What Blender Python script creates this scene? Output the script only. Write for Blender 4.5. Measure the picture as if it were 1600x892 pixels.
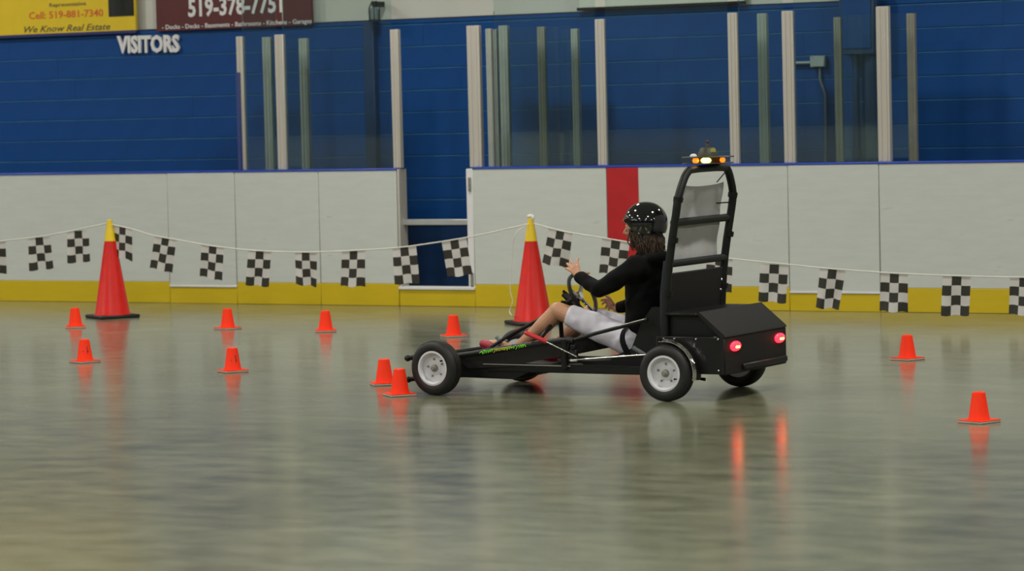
import bpy, bmesh, math, random
from mathutils import Vector, Matrix, noise
from math import sin, cos, pi, radians, atan, atan2, sqrt
random.seed(7)
for o in list(bpy.data.objects): bpy.data.objects.remove(o)
S = bpy.context.scene

# ------------------------------------------------------------ camera
FPX, CAMH, ROLL = 4900.0, 1.75, 0.025
TH = atan(286 * cos(ROLL) / FPX)
f0 = Vector((0, cos(TH), -sin(TH))); r0 = Vector((1, 0, 0)); u0 = Vector((0, sin(TH), cos(TH)))
RT = cos(ROLL) * r0 - sin(ROLL) * u0; UP = sin(ROLL) * r0 + cos(ROLL) * u0
CAM = Vector((0, 0, CAMH))
cd = bpy.data.cameras.new('camera'); cam = bpy.data.objects.new('camera', cd); S.collection.objects.link(cam)
M = Matrix((RT, UP, -f0)).transposed().to_4x4(); M.translation = CAM; cam.matrix_world = M
cd.sensor_width = 36; cd.lens = 36 * FPX / 1600; cd.clip_end = 200
cd.dof.use_dof = True; cd.dof.focus_distance = 18.5; cd.dof.aperture_fstop = 4.0
S.camera = cam

# ------------------------------------------------------------ world, lights, exposure
S.view_settings.view_transform = 'Standard'; S.view_settings.look = 'None'
S.view_settings.gamma = 1; S.view_settings.use_curve_mapping = False
S.view_settings.exposure = 0.0
W = bpy.data.worlds.new('world'); S.world = W; W.use_nodes = True
W.node_tree.nodes['Background'].inputs[0].default_value = (0.75, 0.8, 0.9, 1)
W.node_tree.nodes['Background'].inputs[1].default_value = 0.05
LAMP_POWER = 200.0
LAMP_COLOR = (1.0, 0.97, 0.88)

# arena frame: x runs along the boards (to the right), y behind the boards, z up
AB = Vector((-0.00466, 26.794, 0)); AR = atan2(-0.50027, 0.86587)
AX = Vector((cos(AR), sin(AR), 0)); AY = Vector((-sin(AR), cos(AR), 0))
def A(u, off, z=0): return AB + AX * u + AY * off + Vector((0, 0, z))
def ray(x, y): return RT * (x - 800) + UP * (446 - y) + f0 * FPX
def onfloor(x, y, z=0):
    d = ray(x, y); return CAM + d * ((z - CAMH) / d.z)
def onplane(x, y, p, n):
    d = ray(x, y); return CAM + d * ((p - CAM).dot(n) / d.dot(n))
def wp(x, y, off):                      # measured point on a plane parallel to the boards -> (u, z)
    q = onplane(x, y, A(0, off), AY); return (q - AB).dot(AX), q.z

# lamps of the hall, two rows of discs hung under the ceiling
lamp_spots = [(u, y) for u in (-16, -8, 0, 8, 16) for y in (-2.5, -8.5, -14.5, -20.5, -26)]
for u, y in lamp_spots:
    ld = bpy.data.lights.new('hall_lamp', 'AREA'); ld.shape = 'DISK'; ld.size = 0.7
    ld.energy = LAMP_POWER; ld.color = LAMP_COLOR
    lo = bpy.data.objects.new('hall_lamp', ld); S.collection.objects.link(lo)
    lo.location = A(u, y, 6.3)

# ------------------------------------------------------------ materials
def mat(name, col, rough=0.5, metal=0.0, var=0.0, vscale=8.0, bump=0.0, bscale=60.0, emit=None, estr=0.0, spec=0.5, coat=0.0, stretch=None):
    m = bpy.data.materials.new(name); m.use_nodes = True
    nt = m.node_tree; b = nt.nodes['Principled BSDF']
    b.inputs['Base Color'].default_value = (*col, 1); b.inputs['Roughness'].default_value = rough
    b.inputs['Metallic'].default_value = metal; b.inputs['Specular IOR Level'].default_value = spec
    b.inputs['Coat Weight'].default_value = coat
    tc = nt.nodes.new('ShaderNodeTexCoord'); src = tc.outputs['Object']
    if stretch:
        mp = nt.nodes.new('ShaderNodeMapping'); mp.inputs['Scale'].default_value = stretch
        nt.links.new(src, mp.inputs[0]); src = mp.outputs[0]
    if var:
        n = nt.nodes.new('ShaderNodeTexNoise'); n.inputs['Scale'].default_value = vscale; n.inputs['Detail'].default_value = 4
        nt.links.new(src, n.inputs['Vector'])
        r = nt.nodes.new('ShaderNodeValToRGB')
        r.color_ramp.elements[0].position = 0.3; r.color_ramp.elements[1].position = 0.7
        r.color_ramp.elements[0].color = (*[max(0, c * (1 - var)) for c in col], 1)
        r.color_ramp.elements[1].color = (*[min(1, c * (1 + var)) for c in col], 1)
        nt.links.new(n.outputs['Fac'], r.inputs[0]); nt.links.new(r.outputs[0], b.inputs['Base Color'])
    if bump:
        n2 = nt.nodes.new('ShaderNodeTexNoise'); n2.inputs['Scale'].default_value = bscale; n2.inputs['Detail'].default_value = 3
        nt.links.new(src, n2.inputs['Vector'])
        bp = nt.nodes.new('ShaderNodeBump'); bp.inputs['Strength'].default_value = bump; bp.inputs['Distance'].default_value = 0.01
        nt.links.new(n2.outputs['Fac'], bp.inputs['Height']); nt.links.new(bp.outputs[0], b.inputs['Normal'])
    if emit:
        b.inputs['Emission Color'].default_value = (*emit, 1); b.inputs['Emission Strength'].default_value = estr
    return m

def floor_material():
    m = bpy.data.materials.new('polished_concrete'); m.use_nodes = True
    nt = m.node_tree; L = nt.links.new; b = nt.nodes['Principled BSDF']
    tc = nt.nodes.new('ShaderNodeTexCoord')
    def nz(scale, sc, det=5):
        mp = nt.nodes.new('ShaderNodeMapping'); mp.inputs['Scale'].default_value = sc
        L(tc.outputs['Object'], mp.inputs[0])
        n = nt.nodes.new('ShaderNodeTexNoise'); n.inputs['Scale'].default_value = scale; n.inputs['Detail'].default_value = det
        L(mp.outputs[0], n.inputs['Vector']); return n
    n1 = nz(0.5, (1, 1, 1)); n2 = nz(3.2, (1, 1.6, 1), 8)
    mx = nt.nodes.new('ShaderNodeMix'); mx.data_type = 'FLOAT'; mx.inputs[0].default_value = 0.55
    L(n1.outputs['Fac'], mx.inputs[2]); L(n2.outputs['Fac'], mx.inputs[3])
    r = nt.nodes.new('ShaderNodeValToRGB'); cr = r.color_ramp
    cr.elements[0].position = 0.36; cr.elements[0].color = (0.105, 0.112, 0.070, 1)
    cr.elements[1].position = 0.64; cr.elements[1].color = (0.205, 0.212, 0.140, 1)
    L(mx.outputs[0], r.inputs[0]); L(r.outputs[0], b.inputs['Base Color'])
    r2 = nt.nodes.new('ShaderNodeMapRange'); r2.inputs['To Min'].default_value = 0.13; r2.inputs['To Max'].default_value = 0.24
    L(n2.outputs['Fac'], r2.inputs['Value']); L(r2.outputs[0], b.inputs['Roughness'])
    n3 = nz(9, (1, 1, 1), 2)
    bp = nt.nodes.new('ShaderNodeBump'); bp.inputs['Strength'].default_value = 0.05; bp.inputs['Distance'].default_value = 0.01
    L(n3.outputs['Fac'], bp.inputs['Height']); L(bp.outputs[0], b.inputs['Normal'])
    b.inputs['Specular IOR Level'].default_value = 0.75
    return m

def board_material(name, base, mark):
    m = bpy.data.materials.new(name); m.use_nodes = True
    nt = m.node_tree; L = nt.links.new; b = nt.nodes['Principled BSDF']; b.inputs['Roughness'].default_value = 0.42
    tc = nt.nodes.new('ShaderNodeTexCoord'); mp = nt.nodes.new('ShaderNodeMapping'); mp.inputs['Scale'].default_value = (1, 1, 6)
    L(tc.outputs['Object'], mp.inputs[0])
    n = nt.nodes.new('ShaderNodeTexNoise'); n.inputs['Scale'].default_value = 3.3; n.inputs['Detail'].default_value = 7; n.inputs['Roughness'].default_value = 0.62
    L(mp.outputs[0], n.inputs['Vector'])
    r = nt.nodes.new('ShaderNodeValToRGB'); cr = r.color_ramp
    cr.elements[0].position = 0.30; cr.elements[0].color = (*mark, 1)
    cr.elements[1].position = 0.36; cr.elements[1].color = (*base, 1)
    e = cr.elements.new(0.8); e.color = (*[c * 0.9 for c in base], 1)
    L(n.outputs['Fac'], r.inputs[0]); L(r.outputs[0], b.inputs['Base Color'])
    return m

def glass_material():
    m = bpy.data.materials.new('shield_glass'); m.use_nodes = True
    nt = m.node_tree; nt.nodes.clear()
    o = nt.nodes.new('ShaderNodeOutputMaterial'); t = nt.nodes.new('ShaderNodeBsdfTransparent'); g = nt.nodes.new('ShaderNodeBsdfGlossy')
    t.inputs[0].default_value = (0.90, 0.96, 0.95, 1); g.inputs['Roughness'].default_value = 0.03; g.inputs[0].default_value = (0.9, 1, 0.97, 1)
    d = nt.nodes.new('ShaderNodeBsdfDiffuse'); d.inputs[0].default_value = (0.5, 0.6, 0.58, 1)
    fr = nt.nodes.new('ShaderNodeFresnel'); fr.inputs[0].default_value = 1.45
    mx = nt.nodes.new('ShaderNodeMixShader'); mx2 = nt.nodes.new('ShaderNodeMixShader'); mx2.inputs[0].default_value = 0.012
    L = nt.links.new
    L(fr.outputs[0], mx.inputs[0]); L(t.outputs[0], mx.inputs[1]); L(g.outputs[0], mx.inputs[2])
    L(mx.outputs[0], mx2.inputs[1]); L(d.outputs[0], mx2.inputs[2]); L(mx2.outputs[0], o.inputs[0])
    return m

MT = dict(
    floor=floor_material(),
    blue=mat('blue_block_paint', (0.0012, 0.050, 0.212), 0.5, var=0.10, vscale=3, bump=0.1, bscale=80, spec=0.25),
    bluedark=mat('navy_paint', (0.004, 0.030, 0.105), 0.5, var=0.1),
    upper=mat('cream_wall_paint', (0.50, 0.50, 0.46), 0.7, var=0.05, vscale=2),
    hallwall=mat('hall_wall_paint', (0.025, 0.045, 0.075), 0.8, var=0.05, vscale=1),
    ceil=mat('ceiling_paint', (0.55, 0.56, 0.53), 0.9, var=0.05),
    board=board_material('white_board_plastic', (0.535, 0.57, 0.545), (0.44, 0.47, 0.445)),
    kick=board_material('yellow_kick_plastic', (0.58, 0.42, 0.004), (0.47, 0.34, 0.006)),
    redline=mat('red_line_paint', (0.43, 0.008, 0.012), 0.4, var=0.08),
    cap=mat('blue_cap_rail', (0.02, 0.06, 0.42), 0.35, var=0.08),
    cap_dull=mat('blue_padding', (0.02, 0.04, 0.17), 0.6, var=0.1),
    alu=mat('anodised_aluminium', (0.50, 0.47, 0.43), 0.45, 0.25, var=0.08, stretch=(1, 1, 0.1)),
    alu_green=mat('aluminium_behind', (0.33, 0.36, 0.33), 0.5, 0.2, var=0.08),
    alu_dark=mat('dull_aluminium', (0.24, 0.24, 0.20), 0.55, 0.2, var=0.1),
    glass=glass_material(),
    white=mat('white_plastic', (0.68, 0.68, 0.70), 0.45, var=0.04),
    tbar=mat('grey_bar', (0.40, 0.42, 0.42), 0.4, 0.3, var=0.05),
    orange=mat('orange_cone_vinyl', (1.0, 0.035, 0.004), 0.5, var=0.02, spec=0.2),
    redcone=mat('red_cone_vinyl', (0.62, 0.010, 0.005), 0.4, var=0.07, vscale=14, spec=0.3),
    conebase=mat('pale_cone_edge', (0.42, 0.38, 0.32), 0.6, var=0.1),
    yellow=mat('yellow_cone_sleeve', (0.78, 0.55, 0.01), 0.45, var=0.06),
    rubber=mat('black_rubber', (0.006, 0.006, 0.006), 0.55, var=0.3, vscale=20, bump=0.1),
    black=mat('black_paint', (0.0035, 0.0035, 0.004), 0.45, spec=0.35, var=0.25, vscale=12),
    matte=mat('black_board', (0.0065, 0.006, 0.006), 0.6, spec=0.3, var=0.2, vscale=25, bump=0.1, bscale=200),
    cage=mat('black_foam_tube', (0.004, 0.006, 0.0055), 0.5, spec=0.35, var=0.2, vscale=15),
    rim=mat('white_rim_paint', (0.66, 0.66, 0.70), 0.35, var=0.04),
    steel=mat('bright_steel', (0.75, 0.75, 0.72), 0.22, 1.0, var=0.05),
    chrome=mat('chrome', (0.85, 0.86, 0.9), 0.09, 1.0, var=0.04, bump=0.25, bscale=35),
    grip=mat('red_grip', (0.55, 0.02, 0.03), 0.35, var=0.06),
    cloth=mat('pale_grey_cloth', (0.42, 0.42, 0.42), 0.85, var=0.06, vscale=6, bump=0.25, bscale=20),
    tail=mat('lit_red_lens', (0.9, 0.02, 0.03), 0.25, emit=(1.0, 0.010, 0.022), estr=7.0),
    tailhot=mat('lit_amber_core', (1, 0.4, 0.05), 0.3, emit=(1.0, 0.45, 0.04), estr=16.0),
    amber=mat('lit_orange_lamp', (1, 0.25, 0.02), 0.3, emit=(1.0, 0.17, 0.01), estr=1.8),
    ambhot=mat('lit_yellow_lamp', (1, 0.7, 0.1), 0.3, emit=(1.0, 0.62, 0.10), estr=9.0),
    olive=mat('olive_plastic', (0.035, 0.035, 0.018), 0.5, var=0.15),
    stick=mat('yellow_sticker', (0.35, 0.33, 0.05), 0.5, var=0.05),
    green=mat('green_lettering', (0.18, 0.62, 0.04), 0.5, var=0.3, vscale=40),
    orangel=mat('orange_lettering', (0.65, 0.22, 0.02), 0.5, var=0.3, vscale=40),
    skin=mat('skin', (0.52, 0.27, 0.165), 0.5, var=0.10, vscale=9, bump=0.05),
    hoodie=mat('black_jersey', (0.0025, 0.0025, 0.003), 0.9, var=0.3, vscale=10, bump=0.2, bscale=30, spec=0.2),
    legging=mat('white_jersey', (0.68, 0.66, 0.76), 0.8, var=0.05, vscale=10, bump=0.15, bscale=25),
    shoe=mat('red_leather', (0.33, 0.006, 0.025), 0.5, var=0.1),
    sole=mat('dark_sole', (0.06, 0.02, 0.02), 0.7, var=0.1),
    hair=mat('brown_hair', (0.036, 0.018, 0.008), 0.55, var=0.5, vscale=30, stretch=(1, 1, 0.2)),
    helmet=mat('glossy_black_helmet', (0.007, 0.007, 0.008), 0.07, var=0.1, coat=0.6),
    eye=mat('eye_white', (0.8, 0.8, 0.78), 0.2, var=0.02), lip=mat('lips', (0.45, 0.14, 0.12), 0.5, var=0.05),
    flagw=mat('white_flag_plastic', (0.60, 0.585, 0.57), 0.45, var=0.03), flagb=mat('black_flag_ink', (0.028, 0.026, 0.020), 0.4, var=0.1),
    rope=mat('white_twine', (0.68, 0.67, 0.62), 0.6, var=0.05),
    signy=mat('yellow_sign', (0.66, 0.47, 0.008), 0.5, var=0.03), signm=mat('maroon_sign', (0.085, 0.010, 0.012), 0.5, var=0.08),
    navy=mat('navy_trim', (0.02, 0.02, 0.12), 0.5, var=0.05), signw=mat('white_sign', (0.55, 0.57, 0.50), 0.5, var=0.03),
    txtred=mat('red_letter', (0.60, 0.10, 0.02), 0.5, var=0.03), txtgrey=mat('charcoal_letter', (0.085, 0.08, 0.045), 0.5, var=0.03),
    txtwhite=mat('white_letter', (0.66, 0.66, 0.68), 0.5, var=0.03), photo=mat('dark_photo', (0.02, 0.022, 0.02), 0.3, var=0.9, vscale=5, stretch=(1, 1, 0.3)),
    ink=mat('dark_ink', (0.06, 0.01, 0.01), 0.5, var=0.05), jbox=mat('grey_box', (0.28, 0.33, 0.33), 0.5, var=0.05),
    conduit=mat('grey_conduit', (0.14, 0.17, 0.18), 0.5, 0.2, var=0.1), lampm=mat('lamp_metal', (0.3, 0.3, 0.3), 0.4, 0.5, var=0.05),
    bench=mat('dark_bench', (0.006, 0.012, 0.03), 0.6, var=0.1),
)

# ------------------------------------------------------------ helpers
def rotmat(rx=0, ry=0, rz=0):
    return Matrix.Rotation(rz, 3, 'Z') @ Matrix.Rotation(ry, 3, 'Y') @ Matrix.Rotation(rx, 3, 'X')
class MB:
    def __init__(s): s.bm = bmesh.new(); s.mi = 0
    def _face(s, vs):
        try: f = s.bm.faces.new(vs); f.material_index = s.mi; return f
        except ValueError: return None
    def box(s, c, d, rot=None, bev=0.0, seg=1):
        b = bmesh.new(); bmesh.ops.create_cube(b, size=1)
        for v in b.verts: v.co = Vector((v.co.x * d[0], v.co.y * d[1], v.co.z * d[2]))
        if bev: bmesh.ops.bevel(b, geom=b.edges[:], offset=bev, segments=seg, affect='EDGES', profile=0.5)
        return s.merge(b, (Matrix.Translation(Vector(c)) @ (rot.to_4x4() if rot else Matrix.Identity(4))))
    def merge(s, b, mtx=None):
        mp = {}
        for v in b.verts: mp[v] = s.bm.verts.new(mtx @ v.co if mtx else v.co)
        for f in b.faces: s._face([mp[v] for v in f.verts])
        b.free(); return s
    def prism(s, pts, axis, lo, hi):
        """closed outline pts (2D) extruded along axis 'x','y' or 'z'"""
        def P(a, b_, t): return {'y': (a, t, b_), 'x': (t, a, b_), 'z': (a, b_, t)}[axis]
        l = [s.bm.verts.new(P(a, b_, lo)) for a, b_ in pts]; h = [s.bm.verts.new(P(a, b_, hi)) for a, b_ in pts]
        s._face(l[::-1]); s._face(h); n = len(pts)
        for i in range(n): s._face([l[i], l[(i + 1) % n], h[(i + 1) % n], h[i]])
        return s
    def tube(s, pts, r, seg=12, cap='flat', sm=0, flat=None):
        pts = [Vector(p) for p in pts]
        rs = list(r) if hasattr(r, '__len__') else [r] * len(pts)
        if sm and len(pts) > 2:
            np_, nr = [], []
            n = len(pts)
            for i in range(n - 1):
                p0 = pts[max(i - 1, 0)]; p1 = pts[i]; p2 = pts[i + 1]; p3 = pts[min(i + 2, n - 1)]
                for k in range(sm):
                    t = k / sm; t2 = t * t; t3 = t2 * t
                    np_.append(0.5 * ((2 * p1) + (-p0 + p2) * t + (2 * p0 - 5 * p1 + 4 * p2 - p3) * t2 + (-p0 + 3 * p1 - 3 * p2 + p3) * t3))
                    nr.append(rs[i] + (rs[i + 1] - rs[i]) * (t * t * (3 - 2 * t)))
            np_.append(pts[-1]); nr.append(rs[-1]); pts, rs = np_, nr
        n = len(pts); T = []
        for i in range(n):
            d = (pts[min(i + 1, n - 1)] - pts[max(i - 1, 0)]); T.append(d.normalized() if d.length > 1e-9 else Vector((0, 0, 1)))
        u = T[0].orthogonal().normalized() if flat is None else (Vector(flat[0]) - T[0] * Vector(flat[0]).dot(T[0])).normalized()
        if cap == 'round':
            e = []
            for k in (0.15, 0.5, 0.85):
                a = k * pi / 2; e.append((-cos(a), sin(a)))
            P = [pts[0] + T[0] * rs[0] * c_ for c_, _ in e] + pts + [pts[-1] - T[-1] * rs[-1] * c_ for c_, _ in e[::-1]]
            Rr = [rs[0] * q for _, q in e] + rs + [rs[-1] * q for _, q in e[::-1]]
            TT = [T[0]] * 3 + T + [T[-1]] * 3
        else: P, Rr, TT = pts, rs, T
        rings = []
        for i in range(len(P)):
            u = (u - TT[i] * u.dot(TT[i])).normalized(); w = TT[i].cross(u)
            kx = 1.0 if flat is None else flat[1]
            rings.append([s.bm.verts.new(P[i] + (u * cos(2 * pi * j / seg) * kx + w * sin(2 * pi * j / seg)) * Rr[i]) for j in range(seg)])
        for a, b_ in zip(rings, rings[1:]):
            for j in range(seg): s._face([a[j], a[(j + 1) % seg], b_[(j + 1) % seg], b_[j]])
        s._face(rings[0][::-1]); s._face(rings[-1]); return s
    def lathe(s, prof, seg=32, mtx=None, closed=False):
        """prof: (radius, height) about local z; mtx places it"""
        rings = []
        for r, z in prof:
            if r < 1e-6: rings.append([s.bm.verts.new((mtx @ Vector((0, 0, z))) if mtx else (0, 0, z))])
            else: rings.append([s.bm.verts.new((mtx @ Vector((r * cos(2 * pi * j / seg), r * sin(2 * pi * j / seg), z))) if mtx else (r * cos(2 * pi * j / seg), r * sin(2 * pi * j / seg), z)) for j in range(seg)])
        prs = list(zip(rings, rings[1:])) + ([(rings[-1], rings[0])] if closed else [])
        for a, b_ in prs:
            for j in range(seg):
                if len(a) == 1 and len(b_) == 1: continue
                if len(a) == 1: s._face([a[0], b_[(j + 1) % seg], b_[j]])
                elif len(b_) == 1: s._face([a[j], a[(j + 1) % seg], b_[0]])
                else: s._face([a[j], a[(j + 1) % seg], b_[(j + 1) % seg], b_[j]])
        if not closed:
            if len(rings[0]) > 1: s._face(rings[0][::-1])
            if len(rings[-1]) > 1: s._face(rings[-1])
        return s
    def ball(s, c, r, seg=20, rot=None):
        r = r if hasattr(r, '__len__') else (r, r, r)
        b = bmesh.new(); bmesh.ops.create_uvsphere(b, u_segments=seg, v_segments=max(6, seg * 2 // 3), radius=1)
        return s.merge(b, Matrix.Translation(Vector(c)) @ (rot.to_4x4() if rot else Matrix.Identity(4)) @ Matrix.Diagonal((*r, 1)))
    def mesh(s, name, mats, smooth=True):
        bmesh.ops.recalc_face_normals(s.bm, faces=s.bm.faces)
        me = bpy.data.meshes.new(name); s.bm.to_mesh(me); s.bm.free()
        for m_ in (mats if isinstance(mats, (list, tuple)) else [mats]): me.materials.append(m_)
        if smooth:
            me.polygons.foreach_set('use_smooth', [True] * len(me.polygons)); me.set_sharp_from_angle(angle=radians(38))
        return me
    def build(s, name, mats, parent=None, loc=None, rz=0.0, smooth=True, label=None):
        o = bpy.data.objects.new(name, s.mesh(name, mats, smooth)); S.collection.objects.link(o)
        if loc is not None: o.location = loc; o.rotation_euler = (0, 0, rz)
        if parent: o.parent = parent
        if label: o['label'] = label
        return o
def thing(name, label, cat, loc, rz=0.0, group=None):
    o = bpy.data.objects.new(name, None); S.collection.objects.link(o); o.empty_display_size = 0.1
    o.location = loc; o.rotation_euler = (0, 0, rz); return tag(o, label, cat, group)
def tag(o, label, cat, group=None):
    o['label'] = label; o['category'] = cat
    if group: o['group'] = group
    return o
def structure(o): o['kind'] = 'structure'; return o
def inst(src, parent=None, loc=None, rz=None):
    c = src.copy(); S.collection.objects.link(c)
    if parent: c.parent = parent
    if loc is not None: c.location = loc
    if rz is not None: c.rotation_euler = (0, 0, rz)
    return c
def remeshed(mb, voxel, smooth_it=4, mats=None, name='m', disp=None):
    me = mb.mesh(name, mats, False); o = bpy.data.objects.new(name, me); S.collection.objects.link(o)
    r = o.modifiers.new('r', 'REMESH'); r.mode = 'VOXEL'; r.voxel_size = voxel; r.use_smooth_shade = True
    if smooth_it: sm = o.modifiers.new('s', 'SMOOTH'); sm.factor = 0.5; sm.iterations = smooth_it
    dg = bpy.context.evaluated_depsgraph_get(); m2 = bpy.data.meshes.new_from_object(o.evaluated_get(dg))
    m2.name = name; bpy.data.objects.remove(o)
    m2.materials.clear()
    for m_ in (mats if isinstance(mats, (list, tuple)) else [mats]): m2.materials.append(m_)
    if disp:
        for v in m2.vertices: v.co = v.co + disp(v.co)
    m2.polygons.foreach_set('use_smooth', [True] * len(m2.polygons)); return m2
def link(me, name, parent, label=None):
    o = bpy.data.objects.new(name, me); S.collection.objects.link(o); o.parent = parent
    if label: o['label'] = label
    return o
def letters(txt, name, m_, parent, c0, c1, height, y, bold=0.0, shear=0.0, ext=0.002, label=None, squeeze=None):
    """flat lettering standing in the local xz plane, from c0=(x,z) baseline start to c1=(x,z) baseline end"""
    cu = bpy.data.curves.new(name, 'FONT'); cu.body = txt; cu.size = 1; cu.extrude = 0.001; cu.offset = bold; cu.shear = shear; cu.resolution_u = 2
    o = bpy.data.objects.new(name, cu); S.collection.objects.link(o)
    dg = bpy.context.evaluated_depsgraph_get(); me = bpy.data.meshes.new_from_object(o.evaluated_get(dg)); bpy.data.objects.remove(o)
    xs = [v.co.x for v in me.vertices]; ys = [v.co.y for v in me.vertices]; x0, x1, y0, y1 = min(xs), max(xs), 0.0, 0.70
    for v in me.vertices:
        t = (v.co.x - x0) / (x1 - x0)
        v.co = Vector((c0[0] + (c1[0] - c0[0]) * t, y + (-ext if v.co.z > 0 else 0), c0[1] + (c1[1] - c0[1]) * t + v.co.y / y1 * height))
    me.materials.clear(); me.materials.append(m_); me.name = name
    return link(me, name, parent, label)

# ------------------------------------------------------------ the hall
WALL = 1.3
structure(MB().box((0, -13.8, -0.1), (60, 31.0, 0.2)).build('floor', MT['floor'], None, A(0, 0), AR))
structure(MB().box((0, 0, 0.1), (60, 31.4, 0.2)).build('ceiling', MT['ceil'], None, A(0, -13.8, 7.0), AR))
structure(MB().box((0, 0, 3.5), (60, 0.2, 7.0)).build('wall_front', MT['hallwall'], None, A(0, -29.4), AR))
structure(MB().box((0, 0, 3.5), (0.2, 31.2, 7.0)).build('wall_left', MT['upper'], None, A(-30, -13.8), AR))
structure(MB().box((0, 0, 3.5), (0.2, 31.2, 7.0)).build('wall_right', MT['upper'], None, A(30, -13.8), AR))
wb = structure(MB().box((0, 0.13, 1.265), (60, 0.2, 2.53)).build('wall_back', MT['blue'], None, A(0, WALL), AR))
MB().box((0, -0.01, 1.265), (24, 0.028, 2.52)).build('mortar', MT['blue'], wb)
up_ = MB(); up_.box((0, 0.11, 4.77), (60, 0.2, 4.46)); up_.build('upper_wall', MT['upper'], wb)
# painted concrete blocks, laid in running bond in front of the backing
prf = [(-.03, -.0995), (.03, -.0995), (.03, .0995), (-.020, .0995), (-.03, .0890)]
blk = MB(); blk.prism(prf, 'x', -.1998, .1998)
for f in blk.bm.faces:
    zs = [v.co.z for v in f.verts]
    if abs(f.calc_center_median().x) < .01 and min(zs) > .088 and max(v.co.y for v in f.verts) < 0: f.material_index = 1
bme = blk.mesh('concrete_block', [MT['blue'], mat('ledge_highlight_paint', (0.05, 0.165, 0.28), 0.3, var=0.75, vscale=2.0)], False)  # paler blue on the top chamfer paints in the glossy highlight lines
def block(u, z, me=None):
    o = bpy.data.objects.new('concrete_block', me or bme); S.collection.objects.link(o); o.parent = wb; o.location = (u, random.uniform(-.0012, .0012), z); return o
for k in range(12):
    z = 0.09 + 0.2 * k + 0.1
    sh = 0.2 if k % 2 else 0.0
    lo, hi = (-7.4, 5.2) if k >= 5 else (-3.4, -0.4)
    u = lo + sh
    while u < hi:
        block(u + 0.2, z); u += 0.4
MB().box((0, -0.008, 2.507), (13, 0.05, 0.03), bev=0.003).build('top_ledge', MT['blue'], wb)
# pilaster
(ua, _), (ub, _) = wp(574, 150, WALL - .06), wp(590, 150, WALL - .06)
MB().box(((ua + ub) / 2, -0.06, 1.265), (ub - ua, 0.1, 2.53), bev=0.004).build('pilaster', MT['bluedark'], wb)
# dasher boards on the far side of the rink, seen only as a reflection in the glass
fb = MB(); fb.box((0, 0, 0.69), (56, 0.1, 1.0)); o = fb.build('trim_1', MT['board'], None, A(0, -26.6), AR); structure(o)
MB().box((0, 0.01, 0.10), (56, 0.1, 0.19)).build('kick_plate', MT['kick'], o)
MB().box((0, 0, 1.205), (56, 0.14, 0.03)).build('cap_rail', MT['cap'], o)
# hall lamps: metal domes around the lights
lm = MB(); lm.lathe([(0.06, 0.32), (0.14, 0.28), (0.30, 0.10), (0.40, 0.0), (0.395, 0.0), (0.29, 0.09), (0.13, 0.26), (0.0, 0.27)], 20)
lm.tube([(0, 0, 0.3), (0, 0, 0.66)], 0.015, 6); lme = lm.mesh('ceiling_lamp', MT['lampm'])
for u, y in lamp_spots:
    o = bpy.data.objects.new('ceiling_lamp', lme); S.collection.objects.link(o); o.location = A(u, y, 6.33)
    tag(o, 'round metal high-bay lamp hung under the hall ceiling, out of frame', 'lamp', 'high-bay lamps over the rink floor')

# ------------------------------------------------------------ rink boards
BH = 1.185; BT = 0.10
U = lambda px, y=350, off=0.0: wp(px, y, off)[0]
doorL, doorR = U(622), U(741)
g1a, g1b, g2a, g2b = U(264), U(369), U(1233), U(1375)
ra, rb = U(951), U(1000)
notch = wp(316, 448, 0)[1]; notch2 = wp(1303, 458, 0)[1]; sill = wp(683, 451, 0)[1]
KH = 0.195
def boards(name, label, ua, ub, seams, gates, red=None):
    base = thing(name, label, 'barrier', A((ua + ub) / 2, 0), AR); c = (ua + ub) / 2
    MB().box((0, BT / 2 + 0.012, BH / 2), (ub - ua, BT - 0.02, BH - 0.012)).build('frame', MT['alu_dark'], base)
    cuts = [ua] + seams + [ub]
    for a, b in zip(cuts, cuts[1:]):
        gate = any(abs(a - g[0]) < .01 for g in gates)
        zl = [g[2] for g in gates if abs(a - g[0]) < .01][0] + 0.015 if gate else KH
        MB().box(((a + b) / 2 - c, 0, (zl + BH) / 2), (b - a - 0.006, 0.024 if not gate else 0.03, BH - zl), bev=0.003).build('board_panel', MT['board'], base)
        MB().box(((a + b) / 2 - c, -0.003, (zl - (0.02 if gate else 0)) / 2), (b - a - 0.003, 0.026, zl - (0.02 if gate else 0.002)), bev=0.003).build('kick_plate', MT['kick'], base)
        if gate: MB().box(((a + b) / 2 - c, -0.006, zl - 0.008), (b - a - 0.004, 0.036, 0.018), bev=0.003).build('gate_sill', MT['white'], base)
    if red: MB().box(((red[0] + red[1]) / 2 - c, -0.0135, (KH + BH) / 2), (red[1] - red[0], 0.004, BH - KH - 0.004)).build('red_stripe', MT['redline'], base, label='red centre line stripe')
    MB().box((0, BT / 2 - 0.004, BH + 0.009), (ub - ua, BT + 0.03, 0.018), bev=0.004).build('cap_rail', MT['cap'], base, label='blue cap rail')
    return base
uL, uR = -12.0, 9.0
boards('rink_boards', 'long white rink boards with yellow kick plate left of the open gateway', uL, doorL, [-9.9, -7.6, g1a, g1b, U(500)], [(g1a, g1b, notch)])
boards('rink_boards', 'white rink boards with red stripe right of the open gateway', doorR, uR, [U(950), g2a, g2b, 5.6, 7.6], [(g2a, g2b, notch2)], (ra, rb))
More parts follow.
